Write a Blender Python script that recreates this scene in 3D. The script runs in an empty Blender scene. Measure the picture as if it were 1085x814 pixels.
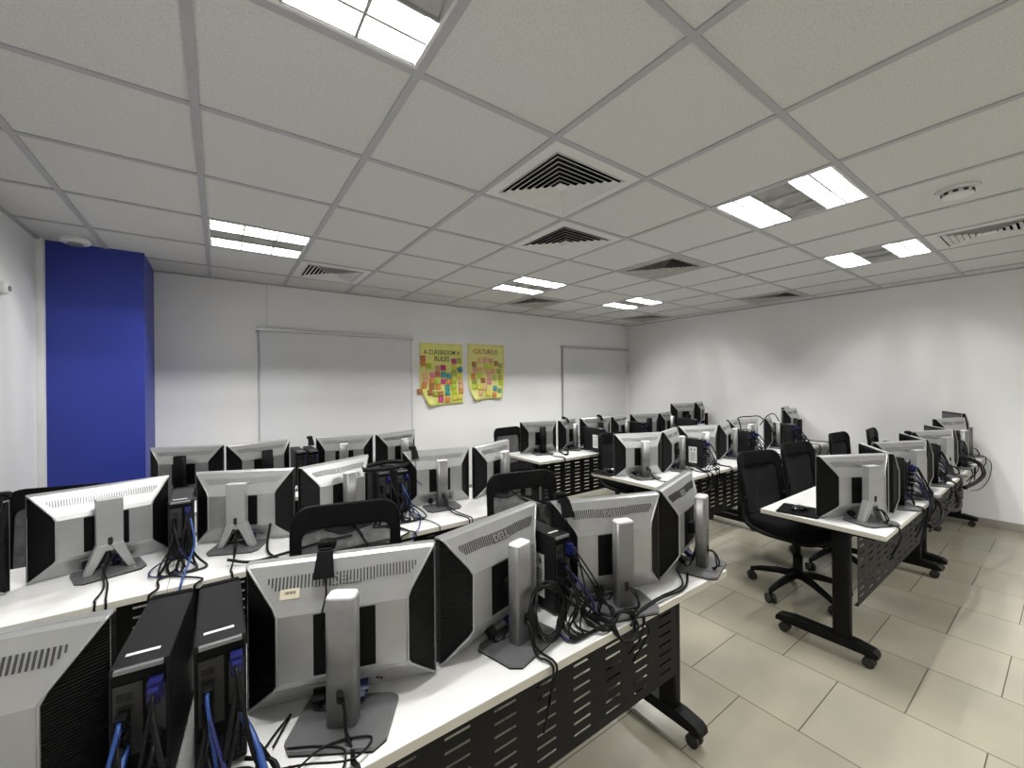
import bpy, math, random
from mathutils import Matrix, Vector
random.seed(7)
PI = math.pi
R = math.radians
sc = bpy.context.scene
COL = sc.collection

# ------------------------------------------------------------------ camera
F_PX, YAW, ROLL, EYE = 431.6, 0.6225, -0.0091, 1.396
fw = Vector((math.sin(YAW), math.cos(YAW), 0)); rt = Vector((math.cos(YAW), -math.sin(YAW), 0)); up = Vector((0, 0, 1))
r2 = rt*math.cos(ROLL) + up*math.sin(ROLL); u2 = -rt*math.sin(ROLL) + up*math.cos(ROLL)
cd = bpy.data.cameras.new('camera'); cam = bpy.data.objects.new('camera', cd); COL.objects.link(cam)
cd.sensor_width = 36; cd.lens = F_PX/1085*36; cd.clip_start = 0.02
cam.matrix_world = Matrix(((r2.x, u2.x, -fw.x, 0), (r2.y, u2.y, -fw.y, 0), (r2.z, u2.z, -fw.z, EYE), (0, 0, 0, 1)))
sc.camera = cam

# ------------------------------------------------------------------ light levels and exposure
LAMP_W = 24.0        # watts of one tube bay
TUBE_E = 2.2         # brightness of the lit louvre bays
SPREAD = 180
sc.view_settings.view_transform = 'Standard'; sc.view_settings.look = 'None'
sc.view_settings.gamma = 1; sc.view_settings.use_curve_mapping = False
sc.view_settings.exposure = -0.08
w = bpy.data.worlds.new('world'); sc.world = w; w.use_nodes = True
w.node_tree.nodes['Background'].inputs[0].default_value = (0.05, 0.05, 0.055, 1)
w.node_tree.nodes['Background'].inputs[1].default_value = 0.3

# ------------------------------------------------------------------ materials
def mat(name, col, rough=0.5, metal=0.0, noise=0.0, nscale=8.0, bump=0.0, bscale=60.0, spec=0.5, coat=0.0):
    m = bpy.data.materials.new(name); m.use_nodes = True; nt = m.node_tree; b = nt.nodes['Principled BSDF']
    b.inputs['Base Color'].default_value = (*col, 1); b.inputs['Roughness'].default_value = rough
    b.inputs['Metallic'].default_value = metal; b.inputs['Specular IOR Level'].default_value = spec
    b.inputs['Coat Weight'].default_value = coat
    tc = nt.nodes.new('ShaderNodeTexCoord')
    if noise > 0:
        n = nt.nodes.new('ShaderNodeTexNoise'); n.inputs['Scale'].default_value = nscale; n.inputs['Detail'].default_value = 5
        nt.links.new(tc.outputs['Object'], n.inputs['Vector'])
        r = nt.nodes.new('ShaderNodeValToRGB'); r.color_ramp.elements[0].position = .3; r.color_ramp.elements[1].position = .7
        r.color_ramp.elements[0].color = (*[c*(1-noise) for c in col], 1); r.color_ramp.elements[1].color = (*[min(1, c*(1+noise)) for c in col], 1)
        nt.links.new(n.outputs['Fac'], r.inputs['Fac']); nt.links.new(r.outputs['Color'], b.inputs['Base Color'])
    if bump > 0:
        n = nt.nodes.new('ShaderNodeTexNoise'); n.inputs['Scale'].default_value = bscale; n.inputs['Detail'].default_value = 3
        nt.links.new(tc.outputs['Object'], n.inputs['Vector'])
        bp = nt.nodes.new('ShaderNodeBump'); bp.inputs['Strength'].default_value = bump; bp.inputs['Distance'].default_value = 0.002
        nt.links.new(n.outputs['Fac'], bp.inputs['Height']); nt.links.new(bp.outputs['Normal'], b.inputs['Normal'])
    return m
def emis(name, col, s):
    m = bpy.data.materials.new(name); m.use_nodes = True; nt = m.node_tree
    nt.nodes.remove(nt.nodes['Principled BSDF']); e = nt.nodes.new('ShaderNodeEmission')
    e.inputs[0].default_value = (*col, 1); e.inputs[1].default_value = s
    nt.links.new(e.outputs[0], nt.nodes['Material Output'].inputs[0]); return m
M = {}
M['wall'] = mat('wall_paint', (.80, .80, .80), .55, noise=.03, nscale=1.5, bump=.15, bscale=25)
M['blue'] = mat('blue_paint', (.018, .035, .28), .5, noise=.06, nscale=2)
M['trimwhite'] = mat('trim_white', (.8, .8, .8), .5, noise=.03)
M['tbar'] = mat('ceiling_bar', (.42, .42, .44), .5, noise=.04)
M['silver'] = mat('silver_plastic', (.43, .435, .435), .36, .55, noise=.04, nscale=20)
M['silver_d'] = mat('stand_metal', (.20, .20, .195), .42, .55, noise=.06, nscale=30)
M['cap'] = mat('stand_cap', (.80, .80, .83), .4, .1, noise=.02)
M['base'] = mat('stand_base_paint', (.15, .15, .155), .42, .3, noise=.05, nscale=30)
M['black'] = mat('black_plastic', (.003, .003, .0033), .55, noise=.2, nscale=12, spec=.14)
M['gloss'] = mat('screen_glass', (.008, .008, .01), .16, noise=.1, nscale=3)
M['towertop'] = mat('tower_case', (.009, .009, .010), .55, noise=.1, nscale=30, bump=.2, bscale=400, spec=.3)
M['port'] = mat('port_metal', (.035, .035, .036), .5, .3, noise=.1)
M['slot2'] = mat('slot_shade_fine', (.20, .20, .20), .7, noise=.1)
M['slot'] = mat('slot_shade', (.05, .05, .05), .8, noise=.1)
M['grey'] = mat('grey_metal', (.25, .25, .26), .4, .5, noise=.08)
M['white'] = mat('white_label', (.82, .82, .8), .5, noise=.03, nscale=60)
M['labelink'] = mat('label_ink', (.12, .11, .1), .6, noise=.1)
M['cream'] = mat('asset_sticker', (.72, .66, .5), .5, noise=.05, nscale=80)
M['cableb'] = mat('cable_black', (.003, .003, .0033), .5, noise=.1, spec=.2)
M['cablebl'] = mat('cable_blue', (.010, .05, .21), .45, noise=.1)
M['vga'] = mat('vga_blue', (.008, .010, .09), .4, noise=.1)
M['desk'] = mat('white_laminate', (.80, .80, .79), .28, noise=.02, nscale=4)
M['deskedge'] = mat('laminate_edge', (.62, .60, .52), .4, noise=.04, nscale=10)
M['steel'] = mat('black_powder_coat', (.003, .003, .0032), .5, noise=.1, nscale=20, spec=.16, bump=.1, bscale=300)
M['panel'] = mat('perforated_steel', (.006, .006, .0058), .55, noise=.1, nscale=6, spec=.2)
M['fabric'] = mat('seat_fabric', (.0035, .0035, .004), .9, spec=.1, noise=.2, nscale=60, bump=.4, bscale=300)
M['rubber'] = mat('caster_rubber', (.01, .01, .01), .5, noise=.1)
M['blind'] = mat('roller_blind', (.66, .665, .69), .7, noise=.02, nscale=3, bump=.1, bscale=200)
M['alu'] = mat('aluminium', (.5, .5, .52), .35, .6, noise=.04)
M['ventw'] = mat('vent_white', (.70, .70, .69), .45, noise=.03)
M['dark'] = mat('duct_dark', (.008, .008, .008), .8, noise=.1)
M['dirty'] = mat('vent_dirty', (.42, .40, .37), .6, noise=.2, nscale=14)
M['louvre'] = mat('louvre_grey', (.42, .42, .41), .3, .4, noise=.06, nscale=20)
M['reflector'] = mat('lamp_reflector', (.80, .80, .80), .4, .0, noise=.03)
M['tube'] = emis('lamp_bay', (1, 1, 1), TUBE_E)
M['baseb'] = mat('tile_skirting', (.30, .28, .24), .35, noise=.08, nscale=5)

def louvred_side():
    m = mat('ribbed_black', (.003, .003, .0033), .55, noise=.1, nscale=10, spec=.14); nt = m.node_tree
    tc = nt.nodes.new('ShaderNodeTexCoord'); wv = nt.nodes.new('ShaderNodeTexWave'); wv.bands_direction = 'Z'
    wv.inputs['Scale'].default_value = 55; bp = nt.nodes.new('ShaderNodeBump'); bp.inputs['Strength'].default_value = .7; bp.inputs['Distance'].default_value = .002
    nt.links.new(tc.outputs['Object'], wv.inputs['Vector']); nt.links.new(wv.outputs['Fac'], bp.inputs['Height'])
    nt.links.new(bp.outputs['Normal'], nt.nodes['Principled BSDF'].inputs['Normal']); return m
M['ribs'] = louvred_side()
def mesh_fabric(nm='chair_mesh', lo=.80, hi=.95):
    m = bpy.data.materials.new(nm); m.use_nodes = True; nt = m.node_tree; b = nt.nodes['Principled BSDF']
    b.inputs['Base Color'].default_value = (.012, .012, .014, 1); b.inputs['Roughness'].default_value = .8; b.inputs['Specular IOR Level'].default_value = .2
    tr = nt.nodes.new('ShaderNodeBsdfTransparent'); mx = nt.nodes.new('ShaderNodeMixShader')
    tc = nt.nodes.new('ShaderNodeTexCoord'); n = nt.nodes.new('ShaderNodeTexNoise'); n.inputs['Scale'].default_value = 30
    nt.links.new(tc.outputs['Object'], n.inputs['Vector'])
    mr = nt.nodes.new('ShaderNodeMapRange'); mr.inputs['To Min'].default_value = lo; mr.inputs['To Max'].default_value = hi
    nt.links.new(n.outputs['Fac'], mr.inputs['Value']); nt.links.new(mr.outputs[0], mx.inputs[0])
    nt.links.new(tr.outputs[0], mx.inputs[1]); nt.links.new(b.outputs[0], mx.inputs[2])
    nt.links.new(mx.outputs[0], nt.nodes['Material Output'].inputs[0]); return m
M['mesh'] = mesh_fabric(); M['mesh2'] = mesh_fabric('chair_mesh_dense', .96, 1.0)
def tile_mat():
    m = mat('ceiling_tile', (.64, .64, .625), .85); nt = m.node_tree; b = nt.nodes['Principled BSDF']
    tc = nt.nodes.new('ShaderNodeTexCoord')
    v = nt.nodes.new('ShaderNodeTexVoronoi'); v.inputs['Scale'].default_value = 130
    n = nt.nodes.new('ShaderNodeTexNoise'); n.inputs['Scale'].default_value = 140; n.inputs['Detail'].default_value = 4
    nt.links.new(tc.outputs['Object'], v.inputs['Vector']); nt.links.new(tc.outputs['Object'], n.inputs['Vector'])
    r = nt.nodes.new('ShaderNodeValToRGB'); e = r.color_ramp.elements
    e[0].position = .10; e[0].color = (.44, .44, .43, 1); e[1].position = .22; e[1].color = (.64, .64, .625, 1)
    r2_ = nt.nodes.new('ShaderNodeValToRGB'); e = r2_.color_ramp.elements
    e[0].position = .3; e[0].color = (.90, .90, .90, 1); e[1].position = .6; e[1].color = (1.04, 1.04, 1.04, 1)
    mx = nt.nodes.new('ShaderNodeMix'); mx.data_type = 'RGBA'; mx.blend_type = 'MULTIPLY'; mx.inputs['Factor'].default_value = 1
    nt.links.new(v.outputs['Distance'], r.inputs['Fac']); nt.links.new(n.outputs['Fac'], r2_.inputs['Fac'])
    nt.links.new(r.outputs['Color'], mx.inputs['A']); nt.links.new(r2_.outputs['Color'], mx.inputs['B'])
    nt.links.new(mx.outputs['Result'], b.inputs['Base Color'])
    return m
M['tile'] = tile_mat()
def floor_mat():
    m = mat('floor_tile', (.5, .47, .38), .2); nt = m.node_tree; b = nt.nodes['Principled BSDF']
    tc = nt.nodes.new('ShaderNodeTexCoord'); sp = nt.nodes.new('ShaderNodeSeparateXYZ'); cb = nt.nodes.new('ShaderNodeCombineXYZ')
    nt.links.new(tc.outputs['Object'], sp.inputs[0])
    def add(sock, v):
        a = nt.nodes.new('ShaderNodeMath'); a.operation = 'ADD'; a.inputs[1].default_value = v; nt.links.new(sock, a.inputs[0]); return a.outputs[0]
    nt.links.new(add(sp.outputs['Y'], -.4345), cb.inputs[0]); nt.links.new(add(sp.outputs['X'], -.955), cb.inputs[1])
    br = nt.nodes.new('ShaderNodeTexBrick'); nt.links.new(cb.outputs[0], br.inputs['Vector'])
    br.offset = .5; br.offset_frequency = 2; br.squash = 1
    br.inputs['Scale'].default_value = 1; br.inputs['Brick Width'].default_value = .455; br.inputs['Row Height'].default_value = .456
    br.inputs['Mortar Size'].default_value = .0022; br.inputs['Mortar Smooth'].default_value = .1; br.inputs['Bias'].default_value = 0
    br.inputs['Color1'].default_value = (.30, .283, .222, 1); br.inputs["Color2"].default_value = (.34, .322, .258, 1); br.inputs['Mortar'].default_value = (.09, .08, .06, 1)
    n = nt.nodes.new('ShaderNodeTexNoise'); n.inputs['Scale'].default_value = 2.2; n.inputs['Detail'].default_value = 6; nt.links.new(tc.outputs['Object'], n.inputs['Vector'])
    r = nt.nodes.new('ShaderNodeValToRGB'); r.color_ramp.elements[0].position = .3; r.color_ramp.elements[0].color = (.86, .86, .88, 1)
    r.color_ramp.elements[1].position = .7; r.color_ramp.elements[1].color = (1.04, 1.03, 1.0, 1); nt.links.new(n.outputs['Fac'], r.inputs['Fac'])
    mx = nt.nodes.new('ShaderNodeMix'); mx.data_type = 'RGBA'; mx.blend_type = 'MULTIPLY'; mx.inputs['Factor'].default_value = 1
    nt.links.new(br.outputs['Color'], mx.inputs['A']); nt.links.new(r.outputs['Color'], mx.inputs['B']); nt.links.new(mx.outputs['Result'], b.inputs['Base Color'])
    mr = nt.nodes.new('ShaderNodeMapRange'); mr.inputs['To Min'].default_value = .16; mr.inputs['To Max'].default_value = .30
    nt.links.new(n.outputs['Fac'], mr.inputs['Value']); nt.links.new(mr.outputs[0], b.inputs['Roughness'])
    return m
M['floor'] = floor_mat()

# ------------------------------------------------------------------ mesh helpers
class MB:
    def __init__(s): s.v = []; s.f = []; s.m = []; s.sm = []
    def quadmesh(s, vs, fs, m=0, smooth=False, T=None):
        k = len(s.v)
        s.v += [tuple(T @ Vector(p)) if T else tuple(p) for p in vs]
        for f in fs: s.f.append([i+k for i in f]); s.m.append(m); s.sm.append(smooth)
        return s
    def box(s, x0, x1, y0, y1, z0, z1, m=0, T=None):
        vs = [(x0, y0, z0), (x1, y0, z0), (x1, y1, z0), (x0, y1, z0), (x0, y0, z1), (x1, y0, z1), (x1, y1, z1), (x0, y1, z1)]
        return s.quadmesh(vs, [(3, 2, 1, 0), (4, 5, 6, 7), (0, 1, 5, 4), (1, 2, 6, 5), (2, 3, 7, 6), (3, 0, 4, 7)], m, False, T)
    def prism(s, poly, a0, a1, axis='z', m=0, T=None, smooth=False, scale1=1.0):
        n = len(poly); cx = sum(p[0] for p in poly)/n; cy = sum(p[1] for p in poly)/n
        def P(p, a):
            return {'z': (p[0], p[1], a), 'y': (p[0], a, p[1]), 'x': (a, p[0], p[1])}[axis]
        vs = [P(p, a0) for p in poly] + [P((cx+(p[0]-cx)*scale1, cy+(p[1]-cy)*scale1), a1) for p in poly]
        s.quadmesh(vs, [(i, (i+1) % n, (i+1) % n+n, i+n) for i in range(n)], m, smooth, T)
        k = len(s.v)-2*n
        s.f.append([k+i for i in range(n)][::-1]); s.m.append(m); s.sm.append(False)
        s.f.append([k+n+i for i in range(n)]); s.m.append(m); s.sm.append(False); return s
    def cyl(s, c, r, a0, a1, axis='z', n=16, m=0, T=None):
        poly = [(c[0]+r*math.cos(2*PI*i/n), c[1]+r*math.sin(2*PI*i/n)) for i in range(n)]
        return s.prism(poly, a0, a1, axis, m, T, True)
    def tube(s, pts, r, n=6, m=0, closed=False):
        pts = [Vector(p) for p in pts]; k = len(s.v); N = len(pts); prev = None
        for i, p in enumerate(pts):
            if closed: d = pts[(i+1) % N]-pts[i-1]
            else: d = pts[min(i+1, N-1)]-pts[max(i-1, 0)]
            d = d.normalized() if d.length > 1e-9 else Vector((0, 0, 1))
            a = prev if prev is not None else (Vector((0, 0, 1)) if abs(d.z) < .9 else Vector((1, 0, 0)))
            u = (a - d*a.dot(d))
            u = u.normalized() if u.length > 1e-6 else d.orthogonal().normalized()
            prev = u; v = d.cross(u)
            rr = r[i] if isinstance(r, (list, tuple)) else r
            for j in range(n):
                t = 2*PI*j/n; s.v.append(tuple(p+u*rr*math.cos(t)+v*rr*math.sin(t)))
        for i in range(N if closed else N-1):
            for j in range(n):
                a, b = k+i*n, k+((i+1) % N)*n
                s.f.append([a+j, a+(j+1) % n, b+(j+1) % n, b+j]); s.m.append(m); s.sm.append(True)
        if not closed:
            s.f.append([k+j for j in range(n)][::-1]); s.m.append(m); s.sm.append(False)
            s.f.append([k+(N-1)*n+j for j in range(n)]); s.m.append(m); s.sm.append(False)
        return s
    def mesh(s, name, mats):
        me = bpy.data.meshes.new(name); me.from_pydata(s.v, [], s.f)
        for x in (mats if isinstance(mats, (list, tuple)) else [mats]): me.materials.append(M[x])
        me.polygons.foreach_set('material_index', s.m); me.polygons.foreach_set('use_smooth', s.sm); me.update(); return me
def smooth(pts, k=6):
    P = [Vector(p) for p in pts]; P = [P[0]*2-P[1]] + P + [P[-1]*2-P[-2]]; out = []
    for i in range(1, len(P)-2):
        for j in range(k):
            t = j/k; a, b, c, d = P[i-1:i+3]
            out.append(.5*((2*b)+(c-a)*t+(2*a-5*b+4*c-d)*t*t+(3*b-a-3*c+d)*t**3))
    out.append(P[-2]); return out
def rrect(w, h, r, n=4, cx=0, cy=0):
    o = []
    for (sx, sy, a0) in ((1, 1, 0), (-1, 1, 90), (-1, -1, 180), (1, -1, 270)):
        for i in range(n+1):
            a = R(a0+90*i/n); o.append((cx+sx*(w/2-r)+r*math.cos(a), cy+sy*(h/2-r)+r*math.sin(a)))
    return o
def ob(name, me, parent=None, loc=(0, 0, 0), rot=(0, 0, 0), bevel=0, label=None):
    o = bpy.data.objects.new(name, me); COL.objects.link(o); o.parent = parent; o.location = loc; o.rotation_euler = rot
    if bevel:
        b = o.modifiers.new('bevel', 'BEVEL'); b.width = bevel; b.segments = 2; b.limit_method = 'ANGLE'; b.angle_limit = R(40)
    if label: o['label'] = label
    return o
def tag(o, label, cat, group=None):
    o['label'] = label; o['category'] = cat
    if group: o['group'] = group
    return o
def thing(name, label, cat, loc=(0, 0, 0), rz=0, group=None):
    return tag(ob(name, None, None, loc, (0, 0, rz)), label, cat, group)
def struct(name, me, label=None, bevel=0):
    o = ob(name, me, bevel=bevel); o['kind'] = 'structure'
    if label: o['label'] = label
    return o
CACHE = {}
def cached(key, fn):
    if key not in CACHE: CACHE[key] = fn()
    return CACHE[key]
def text_mesh(key, txt, size, depth, m):
    def f():
        c = bpy.data.curves.new(key, 'FONT'); c.body = txt; c.size = size; c.extrude = depth; c.align_x = 'CENTER'; c.align_y = 'CENTER'
        c.space_character = 1.05; c.offset = size*.012 if m.startswith('ink') else size*.004
        o = bpy.data.objects.new(key, c); COL.objects.link(o)
        dg = bpy.context.evaluated_depsgraph_get(); me = bpy.data.meshes.new_from_object(o.evaluated_get(dg))
        bpy.data.objects.remove(o); me.materials.clear(); me.materials.append(M[m]); return me
    return cached(key, f)

# ------------------------------------------------------------------ room
XL, XR, YF, YB, ZC = -1.0, 5.93, -2.5, 4.70, 2.414
struct('floor', MB().box(XL-.1, XR+.1, YF-.1, YB+.1, -.05, 0).mesh('floor', 'floor'))
struct('wall_back', MB().box(XL-.1, XR+.1, YB, YB+.1, 0, ZC+.3).mesh('wall_back', 'wall'))
struct('wall_right', MB().box(XR, XR+.1, YF-.1, YB+.1, 0, ZC+.3).mesh('wall_right', 'wall'))
struct('wall_left', MB().box(XL-.1, XL, YF-.1, YB+.1, 0, ZC+.3).mesh('wall_left', 'wall'))
struct('wall_front', MB().box(XL-.1, XR+.1, YF-.1, YF, 0, ZC+.3).mesh('wall_front', 'wall'))
struct('wall_column', MB().box(XL, -.46, 4.13, YB, 0, ZC+.01).mesh('wall_column', 'blue'), 'deep blue painted column in the left corner')
struct('baseboard_right', MB().box(XR-.012, XR, YF, YB, 0, .075).mesh('baseboard_right', 'baseb'), bevel=.002)
struct('baseboard_back', MB().box(-.46, XR-.012, YB-.012, YB, 0, .075).mesh('baseboard_back', 'baseb'), bevel=.002)
struct('trim_1', MB().box(XL, XL+.035, 4.085, 4.13, 0, ZC).mesh('trim_1', 'trimwhite'), 'white corner strip beside the blue column', bevel=.003)
struct('trim_2', MB().box(.385, .389, YB-.003, YB, .0, ZC).mesh('trim_2', 'tbar'), 'thin vertical joint line in the back wall')
struct('trim_3', MB().box(XR-.03, XR, YB-.03, YB, 2.0, ZC).mesh('trim_3', 'trimwhite'), 'small boxed cover in the far corner under the ceiling')

def gx(i): return 1.134+.6*i if i <= 3 else 2.934+.553*(i-3)
def gy(j): return 1.254+.6*j
XS = [XL] + [gx(i) for i in range(-3, 9)] + [XR]
YS = [YF] + [gy(j) for j in range(-6, 6)] + [YB]
LIGHTS = [(-2, -1), (-2, 3), (2, -1), (2, 3), (5, -1), (5, 3), (-2, -5), (2, -5), (5, -5)]
VENTS = [(0, 0), (1, 1), (-1, 4), (3, 1), (7, 1), (5, -2), (3, 4), (7, 4)]
hole = set(LIGHTS) | set(VENTS)
mb = MB()
for a in range(len(XS)-1):
    for b in range(len(YS)-1):
        if (a-4, b-7) in hole: continue
        if XS[a+1]-XS[a] < .01: continue
        mb.box(XS[a], XS[a+1], YS[b], YS[b+1], ZC, ZC+.015)
struct('ceiling', mb.mesh('ceiling', 'tile'), 'suspended ceiling of speckled grey mineral tiles')
mb = MB()
for x in XS[1:-1]: mb.box(x-.014, x+.014, YF, YB, ZC-.006, ZC+.012)
for y in YS[1:-1]: mb.box(XL, XR, y-.013, y+.013, ZC-.0055, ZC+.0125)
struct('trim_4', mb.mesh('trim_4', 'tbar'), 'grey metal bars of the ceiling grid')
mb = MB(); mb.box(XL, XR, YB-.02, YB, ZC-.012, ZC-.001).box(XR-.02, XR, YF, YB, ZC-.012, ZC-.001).box(XL, XL+.02, YF, YB, ZC-.012, ZC-.001)
struct('trim_5', mb.mesh('trim_5', 'tbar'), 'ceiling edge angle along the walls')
struct('ceiling_void', MB().box(XL-.1, XR+.1, YF-.1, YB+.1, ZC+.25, ZC+.3).mesh('ceiling_void', 'dark'))

# ------------------------------------------------------------------ ceiling lights
LDESC = {(-2, -1): 'large recessed louvre light nearest the camera, cut by the top edge of the photo',
         (-2, 3): 'recessed louvre light in the ceiling, nearest the blue column',
         (2, -1): 'recessed louvre light with dull middle bay, between the square vent and the smoke detector',
         (2, 3): 'recessed louvre light in the ceiling in front of the wall posters',
         (5, -1): 'recessed louvre light with a dull middle bay nearest the right wall',
         (5, 3): 'small-looking recessed louvre light farthest away near the room corner',
         (-2, -5): 'recessed louvre light behind the camera on the left', (2, -5): 'recessed louvre light behind the camera in the middle', (5, -5): 'recessed louvre light behind the camera on the right'}
LH = .088           # depth of the reflector bays
for (i, j) in LIGHTS:
    x0, x1, y0, y1 = gx(i), gx(i+1), gy(j), gy(j+1); W, D = x1-x0-.024, y1-y0-.024
    t = thing('ceiling_light', LDESC[(i, j)], 'ceiling light', ((x0+x1)/2, (y0+y1)/2, ZC), 0, 'recessed ceiling lights')
    key = 'L%.3f' % W
    def fr():
        m = MB(); h = LH+.012
        m.box(-W/2, W/2, -D/2, -D/2+.012, -.003, h).box(-W/2, W/2, D/2-.012, D/2, -.003, h)
        m.box(-W/2, -W/2+.012, -D/2+.012, D/2-.012, -.003, h).box(W/2-.012, W/2, -D/2+.012, D/2-.012, -.003, h)
        m.box(-W/2, W/2, -D/2, D/2, h, h+.006); return m.mesh('light_frame', 'ventw')
    ob('housing', cached(key+'f', fr), t)
    b3 = (D-.03)/3
    for s in (-1, 1):
        def bay():
            m = MB(); hw, hb = W/2-.013, b3/2-.001
            m.box(-hw, hw, -hb, -hb+.002, .001, LH, 1).box(-hw, hw, hb-.002, hb, .001, LH, 1)
            m.box(-hw, -hw+.002, -hb+.002, hb-.002, .001, LH, 1).box(hw-.002, hw, -hb+.002, hb-.002, .001, LH, 1)
            m.box(-hw, hw, -hb, hb, LH, LH+.003, 0)
            return m.mesh('lit_bay', ['tube', 'reflector'])
        ob('lit_bay', cached(key+'b', bay), t, (0, s*b3, 0))
        ld = bpy.data.lights.new('tube_light', 'AREA'); ld.shape = 'RECTANGLE'; ld.size = W-.06; ld.size_y = .022; ld.energy = LAMP_W
        ld.color = (1.0, .99, .965); ld.spread = R(SPREAD)
        lo = bpy.data.objects.new('tube_light', ld); COL.objects.link(lo); lo.parent = t; lo.location = (0, s*b3, LH-.008)
    def mid():
        m = MB(); hw, hb = W/2-.016, b3/2-.003
        prof = [(-hb, .010), (-hb*.5, .026), (0, .03), (hb*.5, .026), (hb, .010)]
        for a, b in zip(prof, prof[1:]):
            m.quadmesh([(-hw, a[0], a[1]), (-hw, b[0], b[1]), (hw, b[0], b[1]), (hw, a[0], a[1])], [(0, 1, 2, 3)], 0, True)
        return m.mesh('middle_bay', 'louvre')
    ob('middle_bay', cached(key+'m', mid), t, label='dull grey unlit middle bay')
    def lv():
        m = MB()
        for k in (-1, 1):
            m.box(k*W/6-.0045, k*W/6+.0045, -D/2+.014, D/2-.014, -.002, .014)
            m.box(-W/2+.014, W/2-.014, k*b3/2-.003, k*b3/2+.003, -.001, .012)
            m.box(-W/2+.014, W/2-.014, k*b3-.004, k*b3+.004, .0, .012)
        return m.mesh('louvre_blades', 'louvre')
    ob('louvre', cached(key+'l', lv), t)

# ------------------------------------------------------------------ ceiling vents
VD = {(0, 0): ('large white square ceiling vent with black slots, nearest the camera', 'ventw', 0),
      (1, 1): ('square ceiling vent directly behind the nearest one, with a small centre boss', 'ventw', 1),
      (-1, 4): ('square ceiling vent above the left window blind', 'ventw', 0),
      (3, 1): ('brownish stained ceiling vent left of the two right-hand lights', 'dirty', 2),
      (7, 1): ('ceiling vent close to the right wall, left of the small right light', 'dirty', 2),
      (5, -2): ('ceiling vent cut by the right edge of the photo below the smoke detector', 'ventw', 2),
      (3, 4): ('stained ceiling vent over the back wall, right of the light above the posters', 'dirty', 2),
      (7, 4): ('farthest ceiling vent, right at the far corner of the room', 'dirty', 2)}
for (i, j) in VENTS:
    x0, x1, y0, y1 = gx(i), gx(i+1), gy(j), gy(j+1); W, D = x1-x0-.024, y1-y0-.024; lab, mt, kind = VD[(i, j)]
    t = thing('ceiling_vent', lab, 'air vent', ((x0+x1)/2, (y0+y1)/2, ZC), 0, 'square ceiling vents')
    def ring(m, a0, a1, z00, z01, mi=0, th=.002):
        # square sloping ring between half-sizes a0 (outer, z00) and a1 (inner, z01), as fractions of W and D
        def sq(a, z): return [(-W/2*a, -D/2*a, z), (W/2*a, -D/2*a, z), (W/2*a, D/2*a, z), (-W/2*a, D/2*a, z)]
        v = sq(a0, z00)+sq(a1, z01)+sq(a0, z00+th)+sq(a1, z01+th)
        f = []
        for q in range(4):
            n = (q+1) % 4; f += [(q, q+4, n+4, n), (q+8, n+8, n+12, q+12), (q, n, n+8, q+8), (q+4, q+12, n+12, n+4)]
        m.quadmesh(v, f, mi)
    k = 'V%.3f%s%d' % (W, mt, kind)
    def frame():
        m = MB(); ring(m, 1.0, .80, -.002, -.006, 0, .004); ring(m, .80, .76, -.012, -.004, 0, .004); return m.mesh('vent_frame', 'ventw' if kind < 2 else mt)
    def blades():
        m = MB(); n = 6 if kind != 1 else 5; a = .72; st = .72/n*.86 if kind != 1 else .12
        for q in range(n):
            ring(m, a, a-st*.68, -.010, .003, 0); a -= st
        if a > .02:
            m.box(-W/2*a, W/2*a, -D/2*a, D/2*a, -.008, -.004)
            if kind == 1: m.cyl((0, 0), .03, -.03, -.006, n=20)
        return m.mesh('vent_blades', mt)
    def duct():
        m = MB(); m.box(-W/2, W/2, -D/2, D/2, .16, .18); m.box(-W/2, W/2, -D/2, -D/2+.01, 0, .16).box(-W/2, W/2, D/2-.01, D/2, 0, .16).box(-W/2, -W/2+.01, -D/2, D/2, 0, .16).box(W/2-.01, W/2, -D/2, D/2, 0, .16)
        return m.mesh('vent_duct', 'dark')
    ob('frame', cached(k+'f', frame), t); ob('blades', cached(k+'b', blades), t); ob('duct', cached(k+'d', duct), t)
# smoke detector, dome sensor, wall knob
t = thing('smoke_detector', 'round white smoke detector on the ceiling near the right edge', 'smoke detector', (gx(3)+.27, gy(-2)+.32, ZC))
m = MB(); m.cyl((0, 0), .085, -.012, 0, n=32); ob('base', m.mesh('detector_base', 'ventw'), t)
m = MB(); m.cyl((0, 0), .06, -.04, -.012, n=32); ob('body', m.mesh('detector_body', 'ventw'), t, bevel=.006)
m = MB()
for q in range(10):
    a = 2*PI*q/10; m.box(.0605, .063, -.010, .010, -.030, -.018, T=Matrix.Rotation(a, 4, 'Z'))
ob('sensor_slots', m.mesh('detector_slots', 'dark'), t)
t = thing('ceiling_sensor', 'small white ceiling sensor in front of the blue column top', 'sensor', (-.79, 3.98, ZC))
m = MB(); m.cyl((0, 0), .075, -.035, 0, n=24); ob('housing', m.mesh('sensor_housing', 'trimwhite'), t, bevel=.008)
m = MB(); m.cyl((0, 0), .04, -.05, -.035, n=24); ob('lens', m.mesh('sensor_lens', 'grey'), t, bevel=.006)
t = thing('wall_sensor', 'small round white knob on the left wall at the photo edge', 'sensor', (XL, 3.55, 1.965))
m = MB(); m.cyl((0, 0), .035, 0, .03, 'x', 24); ob('housing', m.mesh('knob_body', 'trimwhite'), t, bevel=.01)
m = MB(); m.cyl((0, 0), .015, .03, .036, 'x', 16); ob('button', m.mesh('knob_button', 'grey'), t)

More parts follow.
